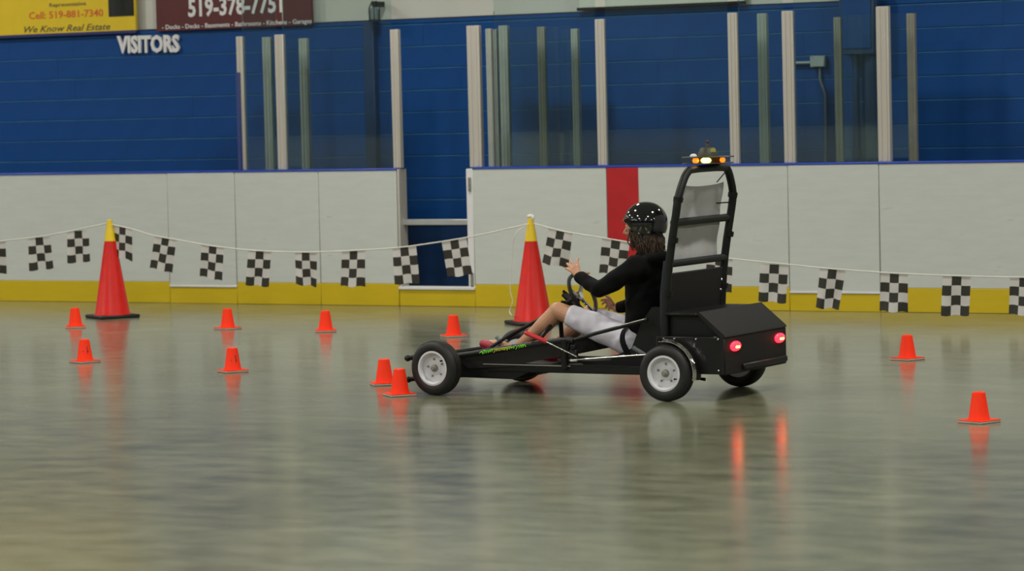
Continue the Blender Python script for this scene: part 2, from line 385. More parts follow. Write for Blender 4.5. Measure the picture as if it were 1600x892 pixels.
# gateway: posts, sill, hinges, bar
gw = thing('gateway', 'open gateway in the boards with grey jamb and cross bar', 'gate', A((doorL + doorR) / 2, 0), AR); gc = (doorL + doorR) / 2; gwd = doorR - doorL
MB().box((-gwd / 2 + 0.012, 0.06, BH / 2 + .008), (0.02, 0.13, BH), bev=0.003).build('jamb', MT['alu'], gw)
MB().box((gwd / 2 - 0.035, 0.045, (BH + sill) / 2 + .005), (0.066, 0.10, BH - sill), bev=0.004).build('jamb', MT['white'], gw, label='white plastic right jamb')
for zz in (wp(737, 288, 0)[1], wp(737, 437, 0)[1]):
    hg = MB(); hg.box((gwd / 2 - 0.03, -0.012, zz), (0.024, 0.014, 0.12), bev=0.002)
    for q in (-.04, 0, .04): hg.ball((gwd / 2 - 0.03, -0.02, zz + q), 0.006, 8)
    hg.build('hinge', MT['alu_dark'], gw)
MB().box((0, 0.04, sill / 2 - .004), (gwd - 0.004, 0.10, sill - 0.01), bev=0.003).build('kick_plate', MT['kick'], gw, label='yellow kick plate')
MB().box((0, 0.04, sill + 0.004), (gwd, 0.13, 0.026), bev=0.004).build('sill', MT['white'], gw, label='white sill')
zb = wp(680, 347, 0.08)[1]
MB().box((-0.02, 0.08, zb), (gwd - 0.07, 0.05, 0.052), bev=0.006).build('cross_bar', MT['tbar'], gw)
# players' bench panel behind the gateway
bn = thing('players_bench', 'dark navy bench panel seen low through the open gateway', 'bench', A(gc + .1, 0.85), AR)
MB().box((0, 0, 0.33), (2.2, 0.03, 0.66), bev=0.003).build('front_panel', MT['bluedark'], bn)
MB().box((0, 0.16, 0.68), (2.2, 0.36, 0.04), bev=0.006).build('seat', MT['bench'], bn)

# ------------------------------------------------------------ glass shields
def post_mesh(w, h, m_, d=0.05, groove=True):
    b = MB(); b.box((0, 0, h / 2), (w, d, h), bev=0.003)
    if groove:
        for sx in (-1, 1): b.box((sx * w * 0.22, -d / 2 - 0.002, h / 2), (w * 0.14, 0.006, h - 0.02), bev=0.001)
    return b.mesh('post', m_)
def shield(name, label, posts, pane_spans, off, zbase, mats, ztop=3.02):
    c = sum(p[0] for p in posts) / len(posts)
    t = thing(name, label, 'glass', A(c, off, zbase), AR)
    for u, zt, w, mk in posts:
        o = link(post_mesh(w, zt - zbase, MT[mk]), 'post', t); o.location = (u - c, 0, 0)
    for a, b in pane_spans:
        MB().box(((a + b) / 2 - c, 0, (ztop - zbase) / 2 + 0.002), (b - a, 0.012, ztop - zbase - 0.004)).build('pane', MT['glass'], t, smooth=False)
    return t
def pp(x, ytop, wpx, off, mk='alu'):
    u, z = wp(x, ytop, off); a = wp(x - wpx / 2, 150, off)[0]; b = wp(x + wpx / 2, 150, off)[0]
    return (u if False else wp(x + 3, 150, off)[0], z, b - a, mk)
CZ = BH + 0.018; GO = 0.05
p1 = [pp(375, 57, 9, GO, 'alu'), pp(437, 54, 13, GO), pp(617, 46, 12, GO)]
shield('glass_shield', 'glass shield between boards and blue wall, left of the open gateway', p1,
       [(p1[0][0] + .03, p1[1][0] - .035), (p1[1][0] + .035, p1[2][0] - .035)], GO, CZ, None)
ps_ = [wp(372.5, 113, 0)[1], wp(370.5, 150, 0.02)[0], wp(376, 150, 0.02)[0]]
sl_ = thing('post_guard', 'blue padding strip on the lower half of the leftmost glass post', 'padding', A((ps_[1] + ps_[2]) / 2, .012, CZ), AR)
MB().box((0, 0, (ps_[0] - CZ) / 2), (ps_[2] - ps_[1], .024, ps_[0] - CZ), bev=.004).build('sleeve', MT['cap_dull'], sl_)
p2 = [pp(740, 40, 19, GO), pp(764, 45, 8, GO, 'alu_green'), pp(938, 30, 14, GO), pp(1145, 20, 14, GO), pp(1231, 17, 17, GO), pp(1379, 10, 19, GO)]
shield('glass_shield', 'tall glass shield on the boards right of the open gateway, above the red stripe', p2,
       [(p2[i][0] + .05, p2[i + 1][0] - .05) for i in (1, 2, 3, 4)], GO, CZ, None)
RO = 0.72
r1 = [pp(417, 58, 12, RO, 'alu_green'), pp(474, 60, 12, RO, 'alu_green')]
shield('rear_glass_shield', 'rear glass screen with two greenish posts behind the left glass shield', r1, [(r1[0][0] + .04, r1[1][0] - .04)], RO, 0.0, None, 2.40)
r2 = [pp(772, 46, 9, RO, 'alu_green'), pp(787, 40, 13, RO, 'alu_green'), pp(846, 42, 11, RO, 'alu_dark'), pp(898, 45, 10, RO, 'alu_green')]
shield('rear_glass_shield', 'rear glass screen with dull posts behind the glass just right of the gateway', r2,
       [(r2[1][0] + .04, r2[2][0] - .04), (r2[2][0] + .04, r2[3][0] - .04)], RO, 0.0, None, 2.40)
r3 = [pp(1191, 21, 14, RO, 'alu_green'), pp(1308, 27, 10, RO, 'alu_dark'), pp(1423, 21, 12, RO, 'alu_dark')]
shield('rear_glass_shield', 'rear glass screen at right, in front of the conduit and electrical cabinet', r3,
       [(r3[1][0] + .04, r3[2][0] - .04)], RO, 0.0, None, 2.40)

# ------------------------------------------------------------ signs and fittings on the back wall
WF = WALL - 0.033
def sign_frame(name, label, x0, x1, yb0, yb1, m_, h=1.0):
    (ua, za), (ub, zb_) = wp(x0, yb0, WF), wp(x1, yb1, WF)
    z = (za + zb_) / 2
    t = thing(name, label, 'sign', A((ua + ub) / 2, WF - 0.02, z), AR)
    MB().box((0, 0, h / 2), (ub - ua, 0.03, h), bev=0.003).build('panel', m_, t)
    return t, (ua + ub) / 2, z, ub - ua
OT = WF - 0.04
def at(x, y, c, z): q = wp(x, y, OT); return (q[0] - c, q[1] - z)
def hpx(x, y0, y1): return abs(wp(x, y0, OT)[1] - wp(x, y1, OT)[1])
t, c, z, w = sign_frame('advertising_sign', 'yellow real estate sign with red phone number above the blue wall', -60, 216, 57, 49, MT['signy'])
MB().box((0, -0.004, -0.012), (w + 0.01, 0.04, 0.03), bev=0.003).build('border', MT['navy'], t)
letters('Cell: 519-881-7340', 'lettering', MT['txtred'], t, at(45, 30, c, z), at(161, 25, c, z), hpx(100, 16, 27), -0.016, 0.012, 0.0, label='red phone number')
letters('We Know Real Estate', 'lettering', MT['txtgrey'], t, at(38, 51, c, z), at(172, 46, c, z), hpx(100, 39, 49), -0.016, 0.006, 0.35, label='dark slanted slogan')
letters('Representative', 'lettering', MT['txtgrey'], t, at(77, 11, c, z), at(134, 8, c, z), hpx(100, 2, 8), -0.016, 0.004, 0.0)
a = at(170, 26, c, z); b = at(209, 24.5, c, z)
MB().box(((a[0] + b[0]) / 2, -0.018, a[1] + 0.2), (b[0] - a[0], 0.006, 0.4)).build('portrait_photo', MT['photo'], t)
t, c, z, w = sign_frame('advertising_sign', 'maroon renovation sign with large white phone number beside white panel', 248, 491, 49, 40, MT['signm'])
letters('519-378-7751', 'lettering', MT['txtwhite'], t, at(294, 25.5, c, z), at(441, 18, c, z), hpx(370, 0, 27), -0.016, 0.03, label='white phone number')
letters('- Docks - Decks - Basements - Bathrooms - Kitchens - Garages', 'lettering', MT['txtwhite'], t, at(253, 46, c, z), at(487, 36, c, z), hpx(370, 34, 41), -0.016, 0.012, label='row of small white words')
t, c, z, w = sign_frame('advertising_sign', 'pale sign with black lower frame above the red stripe', 907, 1165, 14, 5, MT['signw'])
MB().box((0, -0.01, 0.0), (w + 0.02, 0.05, 0.028), bev=0.003).build('border', MT['black'], t)
q = wp(183, 82, WF - .03); vt = thing('wall_lettering', 'white block letters spelling VISITORS on the blue wall', 'lettering', A(q[0], WF - 0.03, q[1]), AR)
e = wp(280, 80, WF - .03)
letters('VISITORS', 'lettering', MT['txtwhite'], vt, (0, 0), (e[0] - q[0], e[1] - q[1]), abs(wp(230, 57, WF - .03)[1] - wp(230, 82, WF - .03)[1]), 0.024, 0.04, ext=0.022)
# caged wall lamp above the pilaster
q = wp(588, 34, WF - .1); t = thing('wall_lantern', 'small dark caged lantern at the head of the wall pilaster', 'lamp', A(q[0], WF - .13, q[1]), AR)
b = MB(); b.lathe([(0.02, 0), (0.045, 0.02), (0.045, 0.10), (0.03, 0.13)], 14); b.build('globe', MT['conduit'], t)
b = MB()
for k in range(6): b.tube([(0.052 * cos(k * pi / 3), 0.052 * sin(k * pi / 3), 0.0), (0.056 * cos(k * pi / 3), 0.056 * sin(k * pi / 3), 0.12), (0.02 * cos(k * pi / 3), 0.02 * sin(k * pi / 3), 0.19)], 0.005, 6)
b.build('cage', MT['black'], t)
MB().box((0, 0.07, 0.16), (0.06, 0.14, 0.05), bev=0.005).build('bracket', MT['black'], t)
# junction box and conduit
q = wp(1281, 96, WF); (xa, za) = wp(1270, 105, WF); (xb, zb2) = wp(1292, 87, WF)
t = thing('junction_box', 'grey electrical junction box with conduit on the blue wall at right', 'electrical box', A(q[0], WF, q[1]), AR)
b = MB(); b.box((0, -0.03, 0), (xb - xa, 0.06, zb2 - za), bev=0.006)
for sx in (-1, 1):
    for sz in (-1, 1): b.ball((sx * .045, -.062, sz * .042), .006, 8)
b.build('enclosure', MT['jbox'], t)
l = wp(1236, 98, WF)
MB().tube([(l[0] - q[0], -0.03, -0.008), (-0.05, -0.03, -0.008)], 0.014, 10).build('conduit', MT['jbox'], t)
pts = [(x_ - q[0], -0.025, z_ - q[1]) for x_, z_ in (wp(1283, 104, WF), wp(1283, 124, WF), wp(1286, 133, WF), wp(1291, 147, WF), wp(1292, 200, WF), wp(1292, 262, WF), wp(1292, 330, WF))]
MB().tube(pts, 0.011, 10).build('conduit', MT['conduit'], t)
# electrical cabinet
(xa, za) = wp(1312, 86, WF - .18); (xb, _) = wp(1366, 86, WF - .18); c = (xa + xb) / 2
t = thing('electrical_cabinet', 'blue painted electrical cabinet on the wall near the right edge', 'cabinet', A(c, WF - 0.09, za), AR)
MB().box((0, 0, 0.3), (xb - xa, 0.18, 0.6), bev=0.006).build('enclosure', MT['bluedark'], t)
MB().box((0, -0.095, 0.31), (xb - xa - 0.05, 0.014, 0.52), bev=0.004).build('door', MT['blue'], t)
MB().tube([(-0.06, 0.02, 0), (-0.06, 0.02, -za)], 0.028, 12).build('conduit', MT['bluedark'], t)
MB().tube([(0.07, 0.02, 0), (0.07, 0.02, -za)], 0.05, 12).build('conduit', MT['bluedark'], t)

# ------------------------------------------------------------ cones
def cone_small():
    b = MB(); b.box((0, 0, 0.006), (0.165, 0.165, 0.012), bev=0.004); base = b.mesh('cone_base', MT['conebase'])
    b = MB(); b.box((0, 0, 0.0145), (0.163, 0.163, 0.005), bev=0.002)
    b.lathe([(0.060, 0.016), (0.058, 0.024), (0.055, 0.03), (0.036, 0.152), (0.033, 0.160), (0.026, 0.163), (0.020, 0.160), (0.022, 0.10)], 28)
    return base, b.mesh('cone_body', MT['orange'])
cb, cc = cone_small()
cones = [(118, 512, 10, 'far left small orange cone beside the left tall red cone', 0), (133, 566, 38, 'small orange cone with dark mark in front of the far left one', 1),
         (356, 514, 40, 'small orange cone standing back, near the boards gate with notch', 0), (364, 581, 28, 'small orange cone with dark mark right of the left tall cone', 1),
         (509, 518, 4, 'small orange cone midway between left tall cone and gateway', 0), (709, 526, 22, 'small orange cone just behind the kart front wheel', 0),
         (601, 601, 12, 'rear of the two small orange cones in front of the kart nose', 0), (625, 618, 20, 'nearest of the two small orange cones at the kart nose', 0),
         (1418, 562, 40, 'small orange cone right of the kart and nearer the boards', 0), (1530, 660, 40, 'nearest small orange cone at the far right on open floor', 0)]
for x, y, r, lab, mark in cones:
    t = thing('traffic_cone', lab, 'cone', onfloor(x, y), radians(r), 'small orange cones on the floor')
    link(cc, 'cone_body', t); link(cb, 'cone_base', t, 'pale base plate')
    if mark:
        o = letters('4', 'lettering', MT['ink'], t, (-0.016, 0.055), (0.022, 0.055), 0.05, -0.052, 0.03, ext=0.004); o.rotation_euler = (radians(-8), 0, -radians(r) + radians(12))
def cone_big(p, r, lab):
    t = thing('tall_traffic_cone', lab, 'cone', p, radians(r), 'tall red cones holding the flag lines')
    b = MB(); b.box((0, 0, 0.014), (0.36, 0.36, 0.028), bev=0.008); b.build('cone_base', MT['rubber'], t, label='black rubber base plate')
    b = MB(); b.lathe([(0.160, 0.024), (0.157, 0.034), (0.148, 0.045), (0.048, 0.66), (0.046, 0.672), (0.02, 0.672)], 40); b.build('cone_body', MT['redcone'], t)
    b = MB(); b.lathe([(0.0505, 0.655), (0.049, 0.665), (0.026, 0.80), (0.022, 0.832), (0.012, 0.838), (0.0, 0.838)], 24); b.build('cone_sleeve', MT['yellow'], t, label='yellow top sleeve')
    return t
P1, P2 = onfloor(176, 496), onfloor(833, 506)
SD = (P2 - P1).normalized(); SN = Vector((-SD.y, SD.x, 0))
P0, P3 = P1 - SD * 4.08, P2 + SD * 6.4
cone_big(P1, 30, 'left tall red cone with yellow top and black base')
cone_big(P2, 20, 'tall red cone behind the kart nose, yellow top with white knot')
cone_big(P0, 20, 'tall red cone out of frame at left holding the flag line')
cone_big(P3, 20, 'tall red cone out of frame at right holding the flag line')

# ------------------------------------------------------------ checkered bunting
SO = 0.0
def sp(x, y, d=0.0): return onplane(x, y, P1 + SN * d, SN)
def flag(parent, origin, q, seed):
    rnd = random.Random(seed)
    TL, TR, BL, BR = [sp(*p, 0.02) for p in q]
    b = MB(); nx, nz_ = 12, 16; vs = {}
    ph = rnd.uniform(0, 6); am = rnd.uniform(0.004, 0.010); kx = rnd.uniform(4, 7)
    for j in range(nz_ + 1):
        for i in range(nx + 1):
            s_, t_ = i / nx, j / nz_
            p = (TL * (1 - s_) + TR * s_) * (1 - t_) + (BL * (1 - s_) + BR * s_) * t_
            p = p + SN * (am * (0.25 + t_) * sin(kx * s_ + ph + t_ * 2)) + SN * 0.012 * t_ * (s_ - .5)
            p.z += 0.006 * sin(3 * s_ * pi + ph) * t_
            vs[i, j] = b.bm.verts.new(p - origin)
    for j in range(nz_):
        for i in range(nx):
            f = b.bm.faces.new([vs[i, j], vs[i + 1, j], vs[i + 1, j + 1], vs[i, j + 1]])
            f.material_index = 1 if ((i // 4) + (j // 4)) % 2 == 1 else 0
    # dark squares: centre in odd rows, sides in even rows
    return b.build('flag', [MT['flagw'], MT['flagb']], parent, origin if parent is None else None)
def bunting(label, pts, flags, a, b_, extra=None):
    org = (a + b_) / 2; org.z = 0
    t = thing('bunting', label, 'bunting', org, 0, 'checkered bunting lines between the tall cones')
    m_ = MB(); m_.tube([p - org for p in pts], 0.0055, 6, sm=3); m_.build('string', MT['rope'], t)
    for i, q in enumerate(flags): flag(t, org, q, hash(label) % 97 if False else i * 7 + len(flags))
    return t
top = lambda P: P + Vector((0, 0, 0.80))
F1 = [((-26, 377), (8.5, 375), (-26, 430), (9, 427)), ((44, 372), (78, 370), (47, 423), (84, 419)), ((105, 361), (139, 360), (107, 411), (141, 408))]
F2 = [((176, 352), (207, 357), (178, 399), (205, 408)), ((242, 368), (276, 373), (234, 418), (268, 427)), ((315, 382), (350, 385), (312, 431), (347, 439)),
      ((388, 391), (424, 392), (385, 445), (420, 448)), ((460, 394), (495, 395), (464, 444), (495, 448)), ((534, 392), (571, 391), (532, 447), (570, 448)),
      ((613, 388), (650, 384), (618, 444), (656, 442)), ((690, 378), (729, 372), (699, 433), (738, 429))]
F3 = [((857, 357), (895, 364), (848, 411), (886, 419)), ((941, 372), (984, 379), (936, 426), (976, 432)), ((1104, 399), (1145, 404), (1103, 454), (1143, 458)),
      ((1188, 412), (1232, 414), (1186, 470), (1228, 474)), ((1281, 418), (1321, 423), (1276, 481), (1311, 483)), ((1376, 426), (1419, 428), (1374, 486), (1418, 488)),
      ((1473, 430), (1517, 431), (1471, 493), (1514, 493)), ((1578, 433), (1622, 434), (1576, 491), (1620, 493))]
bunting('checkered flag bunting running left out of frame from the left tall cone', [top(P0)] + [sp(x, y) for x, y in ((-160, 395), (-60, 384), (8, 376), (60, 370), (110, 361))] + [top(P1) + Vector((0, 0, .01))], F1, P0, P1)
bunting('checkered flag bunting sagging between the two tall red cones', [top(P1)] + [sp(x, y) for x, y in ((207, 358), (240, 368), (280, 375), (330, 384), (400, 391.5), (480, 394), (560, 391), (620, 387), (680, 379), (740, 369), (795, 357))] + [top(P2) + Vector((0, 0, -.005))], F2, P1, P2)
t3 = bunting('checkered flag bunting passing behind the kart to the right edge', [top(P2)] + [sp(x, y) for x, y in ((870, 359), (900, 365), (950, 373), (985, 379), (1040, 389), (1110, 400), (1150, 405), (1230, 413), (1300, 420), (1400, 427), (1500, 431), (1600, 433), (1700, 428))] + [top(P3)], F3, P2, P3)
k = MB(); o3 = Vector(t3.location)
k.ball(P2 + Vector((0, 0, .85)) - o3, (.028, .02, .018), 12); k.ball(P2 + Vector((.018, -.01, .838)) - o3, (.016, .014, .022), 10)
k.build('knot', MT['rope'], t3)
k = MB(); k.tube([top(P2) - o3] + [onplane(x, y, P2 - SN * .16, SN) - o3 for x, y in ((808, 362), (801, 385), (799, 420), (797, 452), (801, 470), (796, 486), (802, 494))] + [onfloor(812, 501) + Vector((0, 0, .035)) - o3], 0.0035, 6, sm=4); k.build('loose_end', MT['rope'], t3)

# ------------------------------------------------------------ the kart (local frame: x forward, y to its left, z up)
KA = radians(150.4); KO = Vector((1.1178, 18.5035, 0)); KX = Vector((cos(KA), sin(KA), 0)); KY = Vector((-sin(KA), cos(KA), 0))
def kp(px, py, y):                       # measured point on the kart's plane y = const, in kart coordinates
    p = onplane(px, py, KO + KY * y, KY) - KO; return Vector((p.dot(KX), y, p.z))
kart = thing('pedal_kart', 'low black home-made electric kart with roll cage and lit red tail lights', 'kart', KO, KA)
WR = 0.165
def wheel_meshes():
    w = 0.048; b = MB()
    prof = [(0.098, -w * .8), (0.112, -w), (0.140, -w * 1.02), (0.153, -w * .86), (0.160, -w * .62), (0.163, -w * .60), (0.163, -w * .42), (0.1605, -w * .40), (0.1605, -w * .34), (0.1645, -w * .32), (0.165, -w * .06), (0.162, -w * .04),
            (0.162, w * .04), (0.165, w * .06), (0.1645, w * .32), (0.1605, w * .34), (0.1605, w * .40), (0.163, w * .42), (0.163, w * .60), (0.160, w * .62), (0.153, w * .86), (0.140, w * 1.02), (0.112, w), (0.098, w * .8)]
    R = Matrix.Rotation(-pi / 2, 4, 'X')       # lathe axis z -> +y
    b.lathe(prof, 56, R, closed=True); tyre = b.mesh('wheel', MT['rubber'])
    b = MB(); b.lathe([(0.094, -w * .9), (0.104, -w * .93), (0.106, -w * .8), (0.099, -w * .6), (0.099, w * .6), (0.106, w * .80), (0.105, w * .93), (0.094, w * .96), (0.089, w * .8), (0.086, w * .25), (0.078, w * .12), (0.045, w * .12), (0.036, w * .30), (0.0, w * .30), (0.0, -w * .5), (0.07, -w * .5), (0.086, -w * .6)], 48, R)
    rim = b.mesh('rim', MT['rim'])
    b = MB(); b.lathe([(0.022, w * .28), (0.021, w * .62), (0.014, w * .72), (0.011, w * 1.0), (0.0, w * 1.0)], 18, R); hub = b.mesh('hub', MT['alu_dark'])
    b = MB(); b.lathe([(0.0065, 0), (0.0065, 0.008), (0.004, 0.011), (0.0, 0.011)], 6, R); bolt = b.mesh('lug_bolt', MT['alu_dark'])
    b = MB(); b.tube([(0.079, w * .15, 0), (0.074, w * .8, 0)], .0045, 8); b.ball((0.074, w * .8, 0), .006, 8); valve = b.mesh('valve', MT['black'])
    return tyre, rim, hub, bolt, valve
wm = wheel_meshes()
def wheel(x, y, rz, out, spin):
    o = link(wm[0], 'wheel', kart); o.location = (x, y, WR); o.rotation_euler = (0, 0, rz + (0 if out > 0 else pi))
    r = link(wm[1], 'rim', o, 'white painted rim'); link(wm[2], 'hub', o)
    for k_ in range(5):
        a_ = spin + k_ * 2 * pi / 5; c_ = link(wm[3], 'lug_bolt', o); c_.location = (0.054 * cos(a_), 0.048 * .12, 0.054 * sin(a_))
    v = link(wm[4], 'valve', o); v.rotation_euler = (0, spin + 2.4, 0)
    # faint round holes in the disc
    return o
wheel(0.0, 0.474, 0, 1, .3); wheel(-0.02, -0.474, 0, -1, .9)
wheel(1.548, 0.485, radians(-4), 1, 1.4); wheel(1.50, -0.474, radians(-4), -1, .2)
P = lambda name, mb, m_, label=None: mb.build(name, MT[m_] if isinstance(m_, str) else m_, kart, label=label)
P('rear_axle', MB().tube([(0, -.44, WR), (0, .44, WR)], 0.013, 12), 'steel')
b = MB(); b.tube([(1.53, -.44, WR), (1.53, .45, WR)], 0.014, 12); b.box((1.53, .40, WR), (.05, .03, .11), bev=.004); b.box((1.53, -.40, WR), (.05, .03, .11), bev=.004); P('front_axle', b, 'black')
# chassis
b = MB(); b.prism([(1.64, .095), (1.64, .20), (1.50, .235), (1.10, .17), (.98, .165), (.98, .15), (1.12, .088)], 'y', -.30, .30); P('nose_box', b, 'black')
for sy in (1, -1):
    b = MB(); b.box((.62, sy * .29, .158), (1.36, .035, .05), bev=.004); P('side_rail', b, 'black')
    b = MB(); b.prism([(1.50, .20), (1.50, .235), (1.30, .262), (.80, .335), (.72, .335), (.74, .245), (1.15, .165), (1.42, .15)], 'y', sy * .305 - .012, sy * .305 + .012); P('side_panel', b, 'matte')
    b = MB(); b.tube([(1.50, sy * .305, .222), (1.30, sy * .305, .25), (.80, sy * .305, .325), (.70, sy * .305, .325)], .021, 12, sm=3); P('upper_rail', b, 'black')
P('floor_pan', MB().box((.62, 0, .142), (1.34, .55, .012), bev=.002), 'matte')
b = MB(); b.box((.82, .305, .182), (.96, .010, .006)); P('rail_edge', b, 'cage')
b = MB()                                  # bright rub strip on the rail
b.tube([(1.32, .315, .178), (.72, .315, .176)], .0035, 6); P('trim_strip', b, 'alu_dark')
for zz in (.215, .085):
    b = MB(); b.tube([(1.68, -.40, zz), (1.71, 0, zz), (1.775, .43, zz)], .015, 12, sm=4); b.ball((1.777, .44, zz), (.02, .022, .02), 12); P('bumper_bar', b, 'black')
b = MB(); b.tube([(1.695, -.2, .215), (1.695, -.2, .085)], .012, 10); b.tube([(1.735, .2, .215), (1.735, .2, .085)], .012, 10); b.tube([(1.60, .1, .085), (1.72, .1, .085)], .015, 10); P('bumper_bracket', b, 'black')
# green and orange lettering on the upper edge of the side panel (illegible scrawl)
def scrawl(name, x0, x1, m_, sd, label):
    rr = random.Random(sd); b = MB(); x = x0
    while x > x1:
        zc = .255 + (1.30 - x) * .150; h_ = rr.uniform(.006, .013)
        pts_ = [(x + rr.uniform(-.004, .004), .3275, zc - h_ + rr.uniform(-.003, .003)), (x - .006, .329, zc + rr.uniform(-.004, .006)), (x - .012 + rr.uniform(-.004, .004), .3275, zc + h_ * .8), (x - .018, .328, zc + rr.uniform(-.008, .002))]
        b.tube(pts_, .0027, 5, sm=2); x -= rr.uniform(.013, .02)
    P(name, b, m_, label)['kind'] = 'stuff'
scrawl('lettering', 1.335, 1.245, 'green', 1, 'scrawled green lettering'); scrawl('lettering', 1.235, 1.125, 'orangel', 2, 'scrawled orange lettering'); scrawl('lettering', 1.16, 1.02, 'green', 3, 'scrawled green lettering')
scrawl('lettering', 1.26, 1.16, 'green', 5, 'scrawled green lettering')
# steering
sc = kp(906, 462, 0); ax = Vector((-cos(radians(27)), 0, sin(radians(27))))
b = MB(); b.tube([sc - ax * 0.02, sc - ax * 0.74], .011, 12); b.tube([sc - ax * 0.015, sc - ax * 0.10], [.030, .022], 14); b.tube([kp(881, 459, 0), kp(902, 477, 0)], [.020, .026], 14); P('steering_column', b, 'black')
b = MB(); b.tube([kp(880, 470, .02), kp(876, 500, .02), (0.93, .02, .16)], .014, 10); b.tube([(0.93, -.28, .34), (0.93, .0, .47), (0.93, .29, .34)], .012, 10, sm=4); P('column_support', b, 'black')
Rw = ax.to_track_quat('Z', 'X').to_matrix().to_4x4(); Rw.translation = sc
b = MB(); rg = []
for i in range(40): rg.append((Rw @ Vector((.128 * cos(2 * pi * i / 40), .128 * sin(2 * pi * i / 40), 0.02))))
n = 40; vr = []
for i in range(n):
    c_ = rg[i]; rad = (c_ - (Rw @ Vector((0, 0, .02)))).normalized(); vr.append([b.bm.verts.new(c_ + rad * .0125 * cos(2 * pi * j / 10) + ax * .0125 * sin(2 * pi * j / 10)) for j in range(10)])
for i in range(n):
    for j in range(10): b._face([vr[i][j], vr[(i + 1) % n][j], vr[(i + 1) % n][(j + 1) % 10], vr[i][(j + 1) % 10]])
sw = P('steering_wheel', b, 'black')
for aa in (75, 195, 315):
    d_ = radians(aa); b = MB()
    b.tube([Rw @ Vector((.018 * cos(d_), .018 * sin(d_), -.002)), Rw @ Vector((.07 * cos(d_), .07 * sin(d_), .008)), Rw @ Vector((.122 * cos(d_), .122 * sin(d_), .02))], .009, 10, flat=(Rw.to_3x3() @ Vector((-sin(d_), cos(d_), 0)), 1.7)); b.build('spoke', MT['chrome'], sw)
b = MB(); b.lathe([(.028, -.012), (.03, .0), (.022, .012), (0, .014)], 18, Rw); b.build('hub', MT['chrome'], sw)
b = MB(); q_ = kp(881, 464, 0.0); b.tube([q_, q_ + Vector((0, 0, .035))], .006, 8); b.ball(q_ + Vector((0, 0, .035)), .009, 8); P('throttle_switch', b, 'black')
# rods, levers
b = MB(); b.tube([kp(898, 531, .31), kp(930, 521, .31), kp(965, 512, .31), kp(1012, 499, .31)], .0115, 10); P('side_bar', b, 'cage')
b = MB(); b.tube([kp(965, 509.5, .318), kp(1008, 498, .318)], .003, 8); P('bar_highlight', b, 'steel')  # thin steel tube added as the highlight on the side bar's rear top
b = MB(); b.tube([kp(852, 533, .33), kp(901, 557, .33)], .0055, 10); lv = P('brake_lever', b, 'steel')
b = MB(); b.tube([kp(822, 520, .33), kp(852, 533, .33)], .0135, 12, cap='round'); b.build('grip', MT['grip'], lv, label='red rubber grip')
b = MB(); b.tube([kp(899, 562, .30), kp(1010, 554, .30)], .0055, 10); b.tube([kp(892, 563, .30), kp(903, 562, .30)], .013, 10); P('brake_rod', b, 'steel')
b = MB(); b.tube([(.76, .31, .16), (.76, .31, .335)], .022, 10); b.box((.70, .31, .25), (.05, .03, .05), bev=.004); b.box((.70, .31, .29), (.03, .035, .03), bev=.004); P('lever_bracket', b, 'black')
b = MB(); b.tube([kp(884, 486, -.03), kp(848, 496, .03), kp(800, 521, .15), kp(757, 549, .26)], .010, 10); P('pedal_rod', b, 'black')
b = MB(); b.tube([kp(776, 526, .15), kp(783, 536, .15)], .012, 8); b.box(kp(784, 537, .12), (.02, .10, .05), rotmat(0, radians(-30), 0), bev=.004); P('pedal', b, 'conduit')
# seat
b = MB(); b.prism([(.66, .165), (.70, .20), (.30, .215), (.16, .26), (.10, .50), (.06, .50), (.10, .165)], 'y', -.235, .235); P('seat', b, 'matte')
for sy in (1, -1):
    b = MB(); b.prism([(.52, .165), (.46, .235), (.34, .285), (.27, .44), (.20, .53), (.05, .53), (.05, .165)], 'y', sy * .245 - .012, sy * .245 + .012); P('seat_side', b, 'black')
b = MB(); b.box((.045, 0, .60), (.02, .70, .27), rotmat(0, radians(-7), 0), bev=.004); P('back_panel', b, 'matte')
for yy, zz in ((.28, .50), (.1, .495), (-.1, .495), (-.28, .50), (-.30, .66), (-.3, .6)): P('panel_bolt', MB().ball((.055 - .13 * (zz - .5) - .018 - .005, yy, zz), .0085, 8), 'steel')
b = MB(); b.tube([(.36, .255, .24), (.40, .255, .33), (.415, .19, .395), (.43, .05, .405), (.43, -.05, .405), (.415, -.19, .395), (.40, -.255, .33)], .004, 8, sm=4, flat=((1, 0, 0), 5)); P('lap_belt', b, 'hoodie')
b = MB(); b.tube([(.16, .245, .20), (.33, .25, .29)], .016, 10); P('seat_strut', b, 'conduit')
P('back_post', MB().tube([(.12, .27, .42), (.115, .275, .60), (.085, .28, .80)], .019, 12), mat('dark_navy_strap', (0.006, 0.014, 0.028), 0.6, var=0.1))
# roll cage
for sy in (1, -1):
    b = MB(); b.tube([(.055, sy * .375, .17), (.052, sy * .378, .48), (.02, sy * .372, .80), (-.03, sy * .372, 1.08), (-.045, sy * .365, 1.18), (-.055, sy * .30, 1.29), (-.06, sy * .25, 1.33)], .024, 14, sm=3); cu = P('cage_upright', b, 'cage')
    for zz, yy in ((1.165, .366), (.93, .373), (.62, .375)):
        b = MB(); b.tube([(.055 - (zz - .5) * .145 , sy * yy, zz - .015), (.055 - (zz - .5) * .145 - .004, sy * yy, zz + .015)], .029, 12); b.tube([(.05 - (zz - .5) * .145, sy * yy - .045 * sy * (1 if sy > 0 else -1), zz), (.05 - (zz - .5) * .145, sy * yy, zz)], .010, 8); b.build('clamp', MT['black'], cu)
P('cage_top_bar', MB().tube([(-.06, .255, 1.33), (-.062, .12, 1.335), (-.062, -.12, 1.335), (-.06, -.255, 1.33)], .022, 14, sm=3), 'cage')
P('cross_bar', MB().tube([(-.012, .37, 1.03), (-.012, -.37, 1.03)], .023, 14), 'cage'); P('cross_bar', MB().tube([(.02, .37, .79), (.02, -.37, .79)], .022, 14), 'cage')
b = MB(); vs = {}
